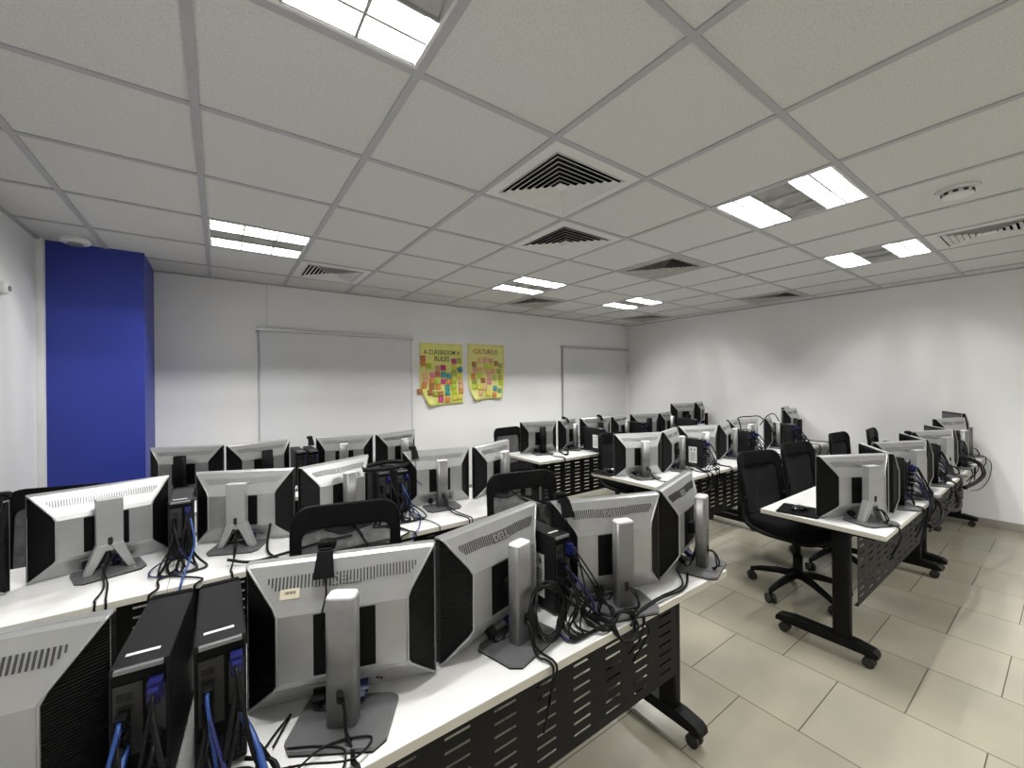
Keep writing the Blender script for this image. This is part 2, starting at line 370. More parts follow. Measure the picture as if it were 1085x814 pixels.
# ------------------------------------------------------------------ blinds and posters
def blind(x0, x1, z0, z1, label):
    t = thing('roller_blind', label, 'blind', ((x0+x1)/2, YB, 0)); W = x1-x0
    ob('cassette', MB().box(-W/2-.01, W/2+.01, -.06, 0, z1-.035, z1).mesh('cassette', 'alu'), t, bevel=.004)
    ob('fabric', MB().box(-W/2+.02, W/2-.02, -.030, -.028, z0, z1-.035).mesh('blind_fabric', 'blind'), t)
    ob('bottom_bar', MB().box(-W/2+.02, W/2-.02, -.036, -.022, z0-.02, z0).mesh('bottom_bar', 'alu'), t, bevel=.003)
    m = MB(); m.box(-W/2+.006, -W/2+.010, -.012, 0, z0-.02, z1-.035).box(W/2-.010, W/2-.006, -.012, 0, z0-.02, z1-.035)
    ob('side_channel', m.mesh('side_channel', 'alu'), t)
blind(.30, 1.886, .55, 1.972, 'wide pale grey roller blind pulled down left of the posters')
blind(4.31, 5.86, .55, 1.985, 'pale grey roller blind pulled down beside the far room corner')

def paper_mat(name, c): M[name] = mat(name, c, .6, noise=.05, nscale=12)
paper_mat('poster_l', (.78, .76, .24)); paper_mat('poster_r', (.76, .74, .27))
NC = {'red': (.62, .16, .10), 'orange': (.70, .26, .07), 'brown': (.42, .18, .06), 'lime': (.50, .62, .05), 'yellow': (.72, .68, .08), 'magenta': (.60, .06, .24),
      'pink': (.80, .25, .40), 'salmon': (.75, .38, .28), 'peach': (.80, .48, .26), 'blue': (.05, .22, .35), 'teal': (.06, .32, .32), 'olive': (.40, .42, .08), 'green': (.16, .36, .16)}
for k_, c_ in NC.items(): paper_mat('note_'+k_, c_)
def poster(x0, x1, z0, z1, mt, label, cut_l, cut_r):
    cx = (x0+x1)/2; W = x1-x0; H = z1-z0; nx, nz = 14, 18
    t = thing('wall_poster', label, 'poster', (cx, YB, z0)); m = MB(); vs = []
    for b in range(nz+1):
        for a in range(nx+1):
            u, v = a/nx, b/nz
            k = max(0, (.26-v)/.26)                       # lower corners curl off the wall and narrow
            l = k**1.2*cut_l; r = k**1.2*cut_r
            x = -W/2+W*(l+(1-l-r)*u)
            y = -.004-.035*k*k*(max(0, 1-u*3)*(cut_l > 0)+max(0, u*3-2)*(cut_r > 0))-.006*k
            vs.append((x, y, H*v+.02*k*(u-.3)))
    fs = [(b*(nx+1)+a, b*(nx+1)+a+1, (b+1)*(nx+1)+a+1, (b+1)*(nx+1)+a) for b in range(nz) for a in range(nx)]
    m.quadmesh(vs, fs, 0, True); o = ob('paper', m.mesh('paper', mt), t)
    so = o.modifiers.new('s', 'SOLIDIFY'); so.thickness = .0012
    return t
PA = (1.985, 2.578, 1.135, 1.915); PB = (2.655, 3.238, 1.185, 1.935)
pa = poster(*PA, 'poster_l', 'left yellow-green paper poster covered in sticky notes, headed CLASSROOM RULES', .22, 0)
pb = poster(*PB, 'poster_r', 'right yellow-green paper poster of paler sticky notes with a red heading', .16, .12)
M['ink'] = mat('marker_black', (.02, .03, .02), .6, noise=.1); M['inkred'] = mat('marker_red', (.30, .03, .02), .6, noise=.1); M['inkgreen'] = mat('marker_green', (.10, .22, .12), .6, noise=.1)
def wtext(parent, txt, size, x, z, m, lab, tall=1.25):
    ob('lettering', text_mesh('t'+txt, txt, size, .0006, m), parent, (x, -.0062, z), (PI/2, 0, 0), label=lab).scale = (1, tall, 1)
wtext(pa, 'A CLASSROOM A', .062, .005, .665, 'ink', 'black lettering CLASSROOM')
wtext(pa, 'RULES', .072, .0, .585, 'ink', 'black lettering RULES')
wtext(pb, 'CULTURE', .068, -.055, .648, 'inkred', 'dark red block lettering')
wtext(pb, 'US', .068, .14, .645, 'inkgreen', 'green block lettering')
NA = [(160, 275, 'red'), (160, 325, 'orange'), (212, 345, 'lime'), (455, 295, 'magenta'), (507, 290, 'olive'), (516, 375, 'blue'), (460, 355, 'yellow'), (300, 365, 'salmon'), (350, 360, 'magenta'),
      (178, 435, 'peach'), (180, 478, 'salmon'), (245, 430, 'pink'), (296, 420, 'red'), (350, 425, 'teal'), (402, 435, 'teal'), (455, 410, 'olive'), (287, 485, 'lime'), (350, 488, 'magenta'), (405, 492, 'orange'), (455, 480, 'lime'),
      (507, 435, 'yellow'), (522, 485, 'peach'), (170, 527, 'orange'), (240, 487, 'orange'), (240, 540, 'brown'), (300, 540, 'orange'), (390, 547, 'teal'), (390, 597, 'teal'), (450, 540, 'lime'), (455, 592, 'lime'), (525, 537, 'peach'),
      (525, 583, 'orange'), (130, 580, 'brown'), (225, 592, 'brown'), (275, 605, 'olive'), (325, 605, 'brown'), (325, 660, 'magenta'), (388, 662, 'orange'), (222, 688, 'yellow'), (268, 690, 'lime'), (455, 648, 'yellow'), (508, 640, 'yellow')]
NB = [(640, 327, 'brown'), (695, 292, 'peach'), (750, 285, 'salmon'), (803, 290, 'salmon'), (860, 315, 'brown'), (905, 335, 'olive'), (755, 345, 'lime'), (808, 345, 'yellow'), (650, 380, 'salmon'), (703, 378, 'peach'), (770, 388, 'peach'),
      (825, 392, 'salmon'), (888, 392, 'olive'), (630, 440, 'orange'), (690, 432, 'lime'), (785, 442, 'salmon'), (642, 490, 'olive'), (725, 482, 'brown'), (788, 498, 'pink'), (840, 455, 'olive'), (900, 452, 'olive'), (905, 507, 'lime'),
      (690, 547, 'yellow'), (643, 540, 'lime'), (742, 553, 'peach'), (845, 560, 'teal'), (893, 585, 'green'), (700, 605, 'peach'), (772, 610, 'yellow'), (838, 622, 'orange')]
ORD = ['first', 'second', 'third', 'fourth', 'fifth', 'sixth', 'seventh', 'eighth', 'ninth', 'tenth']
def note_mesh(c):
    def f():
        m = MB(); vs = []
        for b in range(4):
            for a in (0, 1): vs.append((-.034+.068*a, -.001-.006*(1-b/3)**2, -.034+.068*b/3))
        m.quadmesh(vs, [(2*b, 2*b+1, 2*b+3, 2*b+2) for b in range(3)], 0, True); me = m.mesh('note', ['note_'+c]); return me
    return cached('note'+c, f)
def notes(L, P, u0, u1, v0, v1, side):
    rows = {}
    for (u, v, c) in L: rows.setdefault(int((v-250)/56), []).append((u, v, c))
    for ri, rk in enumerate(sorted(rows)):
        for ci, (u, v, c) in enumerate(sorted(rows[rk])):
            x = P[0]+(u-u0)/(u1-u0)*(P[1]-P[0]); z = P[3]-(v-v0)/(v1-v0)*(P[3]-P[2])
            lab = '%s sticky note on the %s poster, %s row from the top, %s from the left' % (c, side, ORD[ri], ORD[ci])
            low = max(0, .26-(z-P[2])/(P[3]-P[2]))
            o = ob('sticky_note', note_mesh(c), None, (x, YB-.0075-.03*low-.0006*((ci+ri) % 3), z), (0, R(random.uniform(-9, 9)), 0))
            if (u, v) == (516, 375): o.rotation_euler = (0, R(-20), 0)
            so = o.modifiers.new('s', 'SOLIDIFY'); so.thickness = .0006
            tag(o, lab, 'sticky note', 'sticky notes on the %s poster' % side)
notes(NA, PA, 132, 545, 130, 715, 'left'); notes(NB, PB, 580, 945, 130, 672, 'right')

# ------------------------------------------------------------------ desks
DZ = .68
def desk(x0, x1, y0, y1, label, group, legs=(True, True)):
    L = x1-x0; D = y1-y0
    t = thing('training_desk', label, 'desk', ((x0+x1)/2, (y0+y1)/2, 0), 0, group)
    m = MB(); m.box(-L/2+.0005, L/2-.0005, -D/2, D/2, DZ-.024, DZ)
    me = m.mesh('tabletop', ['desk', 'deskedge'])
    for p in me.polygons: p.material_index = 1 if abs(p.normal.z) < .5 else 0
    ob('tabletop', me, t, bevel=.002)
    # perforated modesty panel: solid strips between columns of real slots
    m = MB(); zt, zb = DZ-.03, .26; py = -D/2+.135; th = .0015; xa, xb = -L/2+(.125 if legs[0] else .002), L/2-(.125 if legs[1] else .002)
    pitch = (xb-xa)/max(1, round((xb-xa)/.14)); sw = pitch*.5; n = round((xb-xa)/pitch)
    for c in range(n):
        c0 = xa+c*pitch; s0 = c0+(pitch-sw)/2; s1 = s0+sw
        m.box(c0, s0, py, py+th, zb, zt); m.box(s1, c0+pitch, py, py+th, zb, zt)
        z = zb+.035; last = zb
        while z < zt-.03:
            m.box(s0, s1, py, py+th, last, z); last = z+.008; z += .036
        m.box(s0, s1, py, py+th, last, zt)
    m.box(xa, xb, py+th, py+.015, zb, zb+.003).box(xa, xb, py+th, py+.02, zt-.003, zt)
    ob('modesty_panel', m.mesh('modesty_panel', 'panel'), t, label='black perforated steel panel with rows of slots')
    m = MB(); m.box(-L/2+.08, L/2-.08, .02, .06, DZ-.064, DZ-.024); ob('crossbar', m.mesh('crossbar', 'steel'), t)
    for s, on in zip((-1, 1), legs):
        if not on: continue
        m = MB(); X = s*(L/2-.09); yc = -D/2+.19
        m.prism(rrect(.05, .075, .012, 3, X, yc), .10, DZ-.05, 'z', smooth=True)
        m.prism([(-D/2+.045, .060), (-D/2+.048, .082), (-D/2+.065, .094), (-D/2+.13, .106), (D/2-.13, .106), (D/2-.065, .094), (D/2-.048, .082), (D/2-.045, .060)], X-.03, X+.03, 'x')
        m.box(X-.03, X+.03, -D/2+.05, D/2-.05, DZ-.05, DZ-.024)
        lg = ob('leg', m.mesh('desk_leg', 'steel'), t, bevel=.003)
        for q in (-1, 1):
            def cs():
                k = MB(); k.cyl((0, .025), .025, -.022, -.006, 'x', 16).cyl((0, .025), .025, .006, .022, 'x', 16).box(-.006, .006, -.012, .012, .02, .052).cyl((0, 0), .012, .045, .066, 'z', 12)
                return k.mesh('desk_caster', 'rubber')
            ob('caster', cached('dcast', cs), lg, (X, q*(D/2-.085), 0))
    return t
E1, E2, ER, E3, E4, EL = .786, 1.89, .520, 1.70, 2.87, 2.95
desk(-.157, 1.563, E1, 1.36, 'white training desk in the foreground with black slotted front panel', 'left block desks')
desk(XL+.01, -.157, E1, 1.36, 'short white desk at bottom left under the cut-off monitor', 'left block desks', (True, False))
desk(-.157, 1.563, E2, 2.47, 'white desk of the second left row, behind the mesh chairs', 'left block desks')
desk(XL+.01, -.157, E2, 2.47, 'short white desk of the second left row against the left wall', 'left block desks', (True, False))
desk(-.157, 1.563, EL, 3.53, 'white desk of the third left row, nearest the back wall blind', 'left block desks')
desk(2.475, 4.19, ER, 1.055, 'white desk at right with its near end and black caster foot in full view', 'right block desks')
desk(4.19, 5.90, ER, 1.055, 'white desk at right touching the right wall', 'right block desks')
desk(2.42, 4.15, E3, 2.29, 'white desk in the middle of the room, second right row, near end facing the aisle', 'right block desks')
desk(4.15, 5.87, E3, 2.29, 'white desk of the second right row, ending at the right wall', 'right block desks')
desk(2.37, 4.12, E4, 3.46, 'white desk of the farthest right row, near end facing the aisle', 'right block desks')
desk(4.12, 5.87, E4, 3.46, 'white desk of the farthest right row, in the room corner', 'right block desks')

# ------------------------------------------------------------------ monitors
MW, MH, BH, BD = .405, .32, .135, .052
PROF = [(MH, 0), (MH-.006, -.010), (.235, -.045), (.218, -BD), (.075, -BD), (.062, -.047), (.006, -.008), (0, 0)]
def hx(z):
    if z > .225: return BH+(MW/2-BH)*(z-.225)/(MH-.225)
    if z < .07: return BH+(MW/2-BH)*(.07-z)/.07
    return BH
def m_shell():
    m = MB(); vs = []
    for z, y in PROF: h = hx(z); vs += [(-h, y, z), (h, y, z)]
    m.quadmesh(vs, [(2*i+1, 2*i, 2*i+2, 2*i+3) for i in range(len(PROF)-1)], 0, False)
    for s in (-1, 1):
        m.tube([(s*hx(z)*.998, y-.0005, z) for z, y in PROF], .0028, 6)
    m.box(-MW/2, MW/2, -.001, .018, 0, MH)
    return m.mesh('back_shell', 'silver')
def m_side(s):
    m = MB(); vs = []
    for z, y in PROF: vs += [(s*MW/2, 0, z), (s*(hx(z)), y+.003, z)]
    f = [(2*i, 2*i+1, 2*i+3, 2*i+2) for i in range(len(PROF)-1)]
    if s < 0: f = [q[::-1] for q in f]
    m.quadmesh(vs, f, 0, False); m.box(*(sorted((s*MW/2, s*(MW/2+.0015)))), -.003, .014, .004, MH-.004)
    return m.mesh('side_grille', 'ribs')
def m_vents(mt='slot'):
    m = MB(); a = math.atan2(.035, MH-.006-.235)
    T = Matrix.Translation((0, -.0285, .2735)) @ Matrix.Rotation(-a, 4, 'X')
    n = 44
    for i in range(n):
        x = -.155+.31*i/(n-1)
        if abs(x) < .036: z0, z1 = -.012, .016
        elif abs(x) < .062: z0, z1 = -.010, .017
        else: z0, z1 = -.008, .019
        e = max(0, (abs(x)-.14)*1.0); m.box(x-.0014, x+.0014, -.0012, .001, z0+e, z1, T=T)
    return m.mesh('vent_slots', mt)
def m_screen():
    m = MB(); m.box(-MW/2+.004, MW/2-.004, .018, .0215, .004, MH-.004); return m.mesh('bezel', 'black')
def m_glass():
    m = MB(); m.box(-MW/2+.018, MW/2-.018, .0215, .0222, .022, MH-.018); return m.mesh('screen', 'gloss')
def m_recess():
    m = MB(); m.box(-.064, .064, -BD-.0015, -BD+.004, .082, .214); return m.mesh('mount_plate', 'black')
def m_ports():
    m = MB(); T = Matrix.Translation((0, -.028, .034)) @ Matrix.Rotation(math.atan2(.039, .056), 4, 'X')
    m.box(-.075, .085, -.001, .002, -.012, .016, 0, T)
    m.box(-.066, -.044, -.004, .002, -.006, .012, 1, T).box(.064, .070, -.003, .002, 0, .006, 1, T).box(.072, .078, -.003, .002, -.006, 0, 1, T)
    return m.mesh('port_strip', ['silver', 'dark'])
def m_post(kind):
    m = MB()
    if kind != 'flared':
        m.prism(rrect(.062, .040, .010, 4), .008, .272, 'z', 0, smooth=True)
        m.prism(rrect(.062, .040, .010, 4), .272, .278, 'z', 1, smooth=True, scale1=.9)
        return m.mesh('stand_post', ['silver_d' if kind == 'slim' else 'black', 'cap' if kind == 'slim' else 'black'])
    # flared post: broad flat upright parting into two splayed feet
    q = [(-.038, .288), (-.038, .115), (.038, .115), (.038, .288)]
    m.prism(q[::-1], -.018, .018, 'y'); m.prism([(-.038, .115), (-.074, .010), (-.050, .010), (-.012, .088), (.0, .115)], -.018, .018, 'y')
    m.prism([(.038, .115), (.0, .115), (.012, .088), (.050, .010), (.074, .010)], -.018, .018, 'y'); m.prism([(-.012, .088), (.012, .088), (0, .115)], -.018, .018, 'y')
    return m.mesh('stand_post_flared', 'silver')
def m_base():
    m = MB(); c = [(-.10, .065), (-.10, -.045), (-.080, -.070), (.080, -.070), (.10, -.045), (.10, .065), (.085, .075), (-.085, .075)]
    m.prism(c[::-1], 0.0, .004, 'z', 1); m.prism(c[::-1], .004, .010, 'z', 0, scale1=.985); return m.mesh('stand_base', ['base', 'black'])
def m_arm():
    m = MB(); m.box(-.022, .022, .018, .062, -.02, .02); return m.mesh('arm', 'black')
def m_hole():
    m = MB(); m.prism(rrect(.014, .030, .006, 3), -.0212, -.0195, 'y'); return m.mesh('cable_hole', 'dark')
def m_vga():
    m = MB(); m.box(-.017, .017, -.022, 0, -.008, .008).box(-.010, .010, -.034, -.022, -.006, .006); return m.mesh('vga_plug', 'vga')
def m_pwr():
    m = MB(); m.box(-.012, .012, -.025, 0, -.009, .009); return m.mesh('power_plug', 'black')
DELL = text_mesh('brand', 'DELL', .027, .0016, 'silver')

def drape(rnd, p0, edge, n, parent, mt, r=.0028, over=True, lat=.05, name='cable', world_inv=None):
    """a cable leaving p0 (world), falling to the desk, wandering to the desk edge and hanging over it"""
    p = Vector(p0); pts = [p.copy(), p+Vector((rnd.uniform(-.01, .01), -.025, -.004))]
    x, y = p.x, p.y-.045
    pts.append(Vector((x+rnd.uniform(-.015, .015), y, max(DZ+.03, p.z-.6*(p.z-DZ)))))
    lim = edge+.016; ys = max(y-.01, lim+.012)
    for k in range(n):
        t = (k+1)/n; x += rnd.uniform(-lat, lat)
        pts.append(Vector((x, ys+(lim-ys)*t+(rnd.uniform(.0, .03) if k < n-1 else 0), DZ+r+.004+rnd.uniform(0, .004))))
    if over:
        pts += [Vector((x+.003, edge+.002, DZ+r+.004)), Vector((x+.004, edge-.009, DZ+.001)), Vector((x+.004, edge-.010, DZ-.016)), Vector((x+rnd.uniform(-.02, .02), edge-.014, DZ-.05)), Vector((x+rnd.uniform(-.03, .03), edge+.02, DZ-.11-rnd.uniform(0, .08)))]
    W = world_inv; pts = [W @ q for q in smooth(pts, 5)]
    m = MB(); m.tube(pts, r, 6); return ob(name, m.mesh('cable', mt), parent)
MONS = []
def monitor(x, y, yaw, label, kind='slim', edge=0, dz=0, swivel=0, group=None, cables=True, over=True):
    """x, y = middle of the panel back at its lower edge; yaw in degrees"""
    a = R(yaw); n = Vector((math.sin(a), -math.cos(a), 0))
    off = .098
    B = Vector((x, y, 0))+n*off
    t = thing('computer_monitor', label, 'monitor', (B.x, B.y, DZ+.0008), R(yaw+swivel), group)
    S = R(-swivel); pl = Matrix.Rotation(S, 4, 'Z') @ Vector((0, off, 0)); loc = (pl.x, pl.y, .005+dz); rot = (0, 0, S)
    def P(name, key, fn, bevel=0, lab=None): return ob(name, cached(key, fn), t, loc, rot, bevel, lab)
    sh = P('back_shell', 'shell', m_shell, 0, 'silver back shell with sloped edges')
    P('side_grille', 'sideL', lambda: m_side(-1), 0, 'black ribbed side panel'); P('side_grille', 'sideR', lambda: m_side(1), 0, 'black ribbed side panel')
    P('bezel', 'bez', m_screen, .002); P('screen', 'gls', m_glass)
    ob('vent_slots', cached('vents'+('F' if group == FR else 'B'), lambda: m_vents('slot' if group == FR else 'slot2')), sh); 
    T = Matrix.Translation((0, -.0300, .2735)) @ Matrix.Rotation(-math.atan2(.035, MH-.241), 4, 'X')
    lg = ob('logo', DELL, sh); lg.matrix_local = T @ Matrix.Rotation(PI/2, 4, 'X')
    P('mount_plate', 'rec', m_recess); P('port_strip', 'ports', m_ports)
    hz = .004
    ob('arm', cached('arm', m_arm), t, (0, 0, .15), (0, 0, S), .003)
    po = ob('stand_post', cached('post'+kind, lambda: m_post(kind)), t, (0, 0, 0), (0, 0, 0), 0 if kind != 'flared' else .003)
    ob('cable_hole', cached('hole', m_hole), po, (0, 0 if kind != 'flared' else .002, .075 if kind != 'flared' else .125))
    ob('stand_base', cached('base', m_base), t)
    rnd = random.Random(hash((round(x*100), round(y*100))) & 0xffff)
    Rl = Matrix.Rotation(S, 4, 'Z')
    q = Rl @ Vector((.030, off-.030, .04+dz)); ob('vga_plug', cached('vgap', m_vga), t, (q.x, q.y, q.z), (R(35), 0, S), 0, 'dark blue plug')
    q2 = Rl @ Vector((-.055, off-.030, .04+dz)); ob('power_plug', cached('pwrp', m_pwr), t, (q2.x, q2.y, q2.z), (R(35), 0, S))
    if cables:
        MW_ = Matrix.Translation((B.x, B.y, DZ)) @ Matrix.Rotation(R(yaw+swivel), 4, 'Z'); inv = MW_.inverted()
        for k, (qq) in enumerate((q, q2)):
            p0 = qq+Rl.to_3x3() @ Vector((0, -.018, -.012)); p1 = Vector((.004*(1 if k == 0 else -1), .022, .075))
            mid = (p0+p1)/2+Vector((0, 0, -.03))
            m = MB(); m.tube(smooth([p0, p0+Vector((0, -.006, -.016)), Vector((mid.x, mid.y, max(.014, mid.z-.012))), p1], 5), .003, 6); ob('cable', m.mesh('cable', 'cableb'), t)
        for k in (-1, 1):
            hp = MW_ @ Vector((k*.0035, -.018, .072))
            drape(rnd, hp, edge, 2, t, 'cableb', .0032, over, .02 if over else .05, 'cable', inv)
    MONS.append(t); return t

FR, SR, TR_, RR, R3, R4 = ('monitors of the front left row', 'monitors of the second left row', 'monitors of the third left row', 'monitors of the nearest right row', 'monitors of the second right row', 'monitors of the farthest right row')
mA = monitor(0.238, 1.000, -18.5, 'large silver monitor back in the foreground with a cream barcode sticker and webcam', edge=E1, swivel=-14, group=FR)
monitor(0.645, 1.000, 14.9, 'silver monitor back just right of the one with the barcode sticker, angled to the right', edge=E1, group=FR)
mC = monitor(1.075, .945, -19.4, 'scuffed silver monitor right of the coiled cables, black webcam on its left corner', edge=E1, group=FR)
monitor(1.484, .949, 16.1, 'silver monitor turned away at the right end of the front left desk', edge=E1, group=FR, over=False)
monitor(-0.354, 1.018, -11, 'silver monitor cut off by the bottom left corner of the photo', edge=E1, group=FR)
monitor(-0.380, 2.290, 17, 'silver monitor in front of the blue column, second left row', 'flared', edge=E2, group=SR)
monitor(-0.800, 2.235, -18, 'silver monitor cut off by the left edge of the photo, second left row', 'flared', edge=E2, group=SR)
monitor(0.098, 2.262, -24, 'silver monitor left of the nearer mesh chair, second left row, with flared stand', 'flared', edge=E2, group=SR)
monitor(0.490, 2.248, 26, 'silver monitor seen above the left part of the nearer mesh chair back', edge=E2, group=SR)
monitor(1.061, 2.260, -8, 'silver monitor with a grey post right of the two black computers, second left row', edge=E2, group=SR)
monitor(1.465, 2.275, 24, 'silver monitor partly behind the right mesh chair, last of the second left row', edge=E2, group=SR)
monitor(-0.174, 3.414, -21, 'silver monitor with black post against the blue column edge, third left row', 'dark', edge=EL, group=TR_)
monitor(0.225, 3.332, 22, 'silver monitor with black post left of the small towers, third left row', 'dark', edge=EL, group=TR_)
monitor(0.787, 3.327, -18, 'silver monitor with grey post right of the small towers, third left row', edge=EL, group=TR_)
monitor(1.187, 3.304, 23, 'silver monitor with a webcam at the right end of the third left row', edge=EL, group=TR_)
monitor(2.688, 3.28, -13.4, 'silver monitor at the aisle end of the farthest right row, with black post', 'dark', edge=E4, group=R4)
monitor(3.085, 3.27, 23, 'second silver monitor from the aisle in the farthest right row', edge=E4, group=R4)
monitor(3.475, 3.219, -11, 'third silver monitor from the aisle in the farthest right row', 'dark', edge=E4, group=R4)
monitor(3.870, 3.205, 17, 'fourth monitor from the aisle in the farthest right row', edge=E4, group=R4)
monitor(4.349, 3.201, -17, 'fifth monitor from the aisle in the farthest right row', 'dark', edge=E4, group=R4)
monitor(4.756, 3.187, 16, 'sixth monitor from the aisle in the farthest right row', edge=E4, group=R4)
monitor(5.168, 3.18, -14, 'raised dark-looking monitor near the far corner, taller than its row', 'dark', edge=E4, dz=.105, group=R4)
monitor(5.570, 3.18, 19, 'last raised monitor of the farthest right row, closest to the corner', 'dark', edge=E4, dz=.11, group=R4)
monitor(2.629, 1.995, -21, 'silver monitor at the aisle end of the second right row, fully seen from behind', edge=E3, group=R3)
monitor(3.030, 1.985, 19, 'second silver monitor from the aisle in the second right row, turned away', edge=E3, group=R3)
monitor(3.500, 2.005, -20.7, 'third silver monitor from the aisle in the second right row, above dark towers', edge=E3, group=R3)
monitor(3.902, 1.985, 17, 'fourth monitor from the aisle in the second right row, nearly edge-on', edge=E3, group=R3)
monitor(4.472, 2.07, -17.6, 'fifth monitor from the aisle in the second right row, black cable over its top', edge=E3, group=R3)
monitor(4.878, 2.0, 18, 'sixth monitor from the aisle in the second right row, edge-on beside the cable loop', edge=E3, group=R3)
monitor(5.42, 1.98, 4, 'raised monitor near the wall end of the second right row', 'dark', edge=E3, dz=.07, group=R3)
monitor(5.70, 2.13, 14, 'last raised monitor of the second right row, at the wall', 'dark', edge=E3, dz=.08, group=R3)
monitor(2.710, .700, -28, 'silver monitor at the near end of the right desk with a flared white stand', 'flared', edge=ER, group=RR, swivel=3)
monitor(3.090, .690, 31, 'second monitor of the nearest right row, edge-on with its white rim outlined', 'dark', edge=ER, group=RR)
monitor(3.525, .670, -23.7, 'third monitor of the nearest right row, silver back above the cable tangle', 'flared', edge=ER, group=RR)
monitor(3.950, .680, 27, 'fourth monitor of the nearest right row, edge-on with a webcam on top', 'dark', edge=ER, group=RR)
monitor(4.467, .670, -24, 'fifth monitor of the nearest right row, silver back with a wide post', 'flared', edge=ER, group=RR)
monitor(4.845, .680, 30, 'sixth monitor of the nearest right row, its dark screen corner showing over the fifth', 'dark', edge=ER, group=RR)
monitor(5.288, .680, -18, 'seventh monitor of the nearest right row, raised in front of the last one', 'slim', edge=ER, dz=.05, group=RR)
monitor(5.690, .700, 25, 'last and highest monitor of the nearest right row, against the right wall', 'slim', edge=ER, dz=.085, group=RR)
# cream barcode sticker on the foreground monitor
sh = [c for c in mA.children if c.name.startswith('back_shell')][0]
m = MB(); m.box(-.019, .019, -.0006, 0, -.010, .010, 0)
for k in range(9): m.box(-.010+.0024*k, -.0088+.0024*k+.0004*(k % 3), -.0009, 0, -.001, .005, 1)
st = ob('barcode_sticker', m.mesh('barcode_sticker', ['cream', 'labelink']), sh, label='cream barcode sticker')
st.matrix_local = Matrix.Translation((-.112, -.0360, .2590)) @ Matrix.Rotation(-math.atan2(.035, MH-.241), 4, 'X')

# ------------------------------------------------------------------ computers
TW, TD, TH = .067, .27, .243
def t_body():
    m = MB(); m.box(-TW/2, TW/2, -TD/2+.004, TD/2-.016, 0.006, TH); m.box(-TW/2+.008, TW/2-.008, -TD/2+.02, TD/2-.03, 0, .006)
    return m.mesh('case', 'towertop')
def t_front():
    m = MB(); m.prism([(-TW/2, TD/2-.016), (TW/2, TD/2-.016), (TW/2-.004, TD/2), (-TW/2+.004, TD/2)], .004, TH+.002, 'z'); return m.mesh('front_bezel', 'black')
def t_rear():
    m = MB(); y = -TD/2; m.box(-TW/2+.003, TW/2-.003, y+.001, y+.004, .010, TH-.012, 0)
    m.box(-.028, .004, y-.001, y+.001, .095, .215, 3)
    for k in range(5): m.box(-.024, -.008, y-.003, y-.001, .105+.021*k, .117+.021*k, 2)
    for a in range(9):
        for b in range(6): m.box(-.030+.007*a, -.0255+.007*a, y-.0002, y+.001, .018+.0085*b, .024+.0085*b, 2)
    m.box(.010, .030, y-.002, y+.001, .12, .20, 3)
    return m.mesh('rear_panel', ['black', 'grey', 'dark', 'port'])
def t_strip():
    m = MB(); m.box(-TW/2+.006, TW/2-.006, -TD/2-.002, -TD/2+.006, TH-.009, TH-.001); return m.mesh('top_strip', 'grey')
def t_stick():
    m = MB(); m.box(-.022, .018, -.004, .004, 0, .0006); return m.mesh('service_sticker', 'white')
def t_side():
    m = MB(); m.box(-.001, 0, -.06, .06, .01, .16, 0)
    for k in range(7): m.box(-.0014, -.001, -.045, .02+.02*(k % 2), .03+.012*k, .034+.012*k, 1)
    m.cyl((-.03, .135), .012, -.0014, -.001, 'x', 16, 1).cyl((.02, .135), .012, -.0014, -.001, 'x', 16, 1); return m.mesh('white_label_panel', ['white', 'grey'])
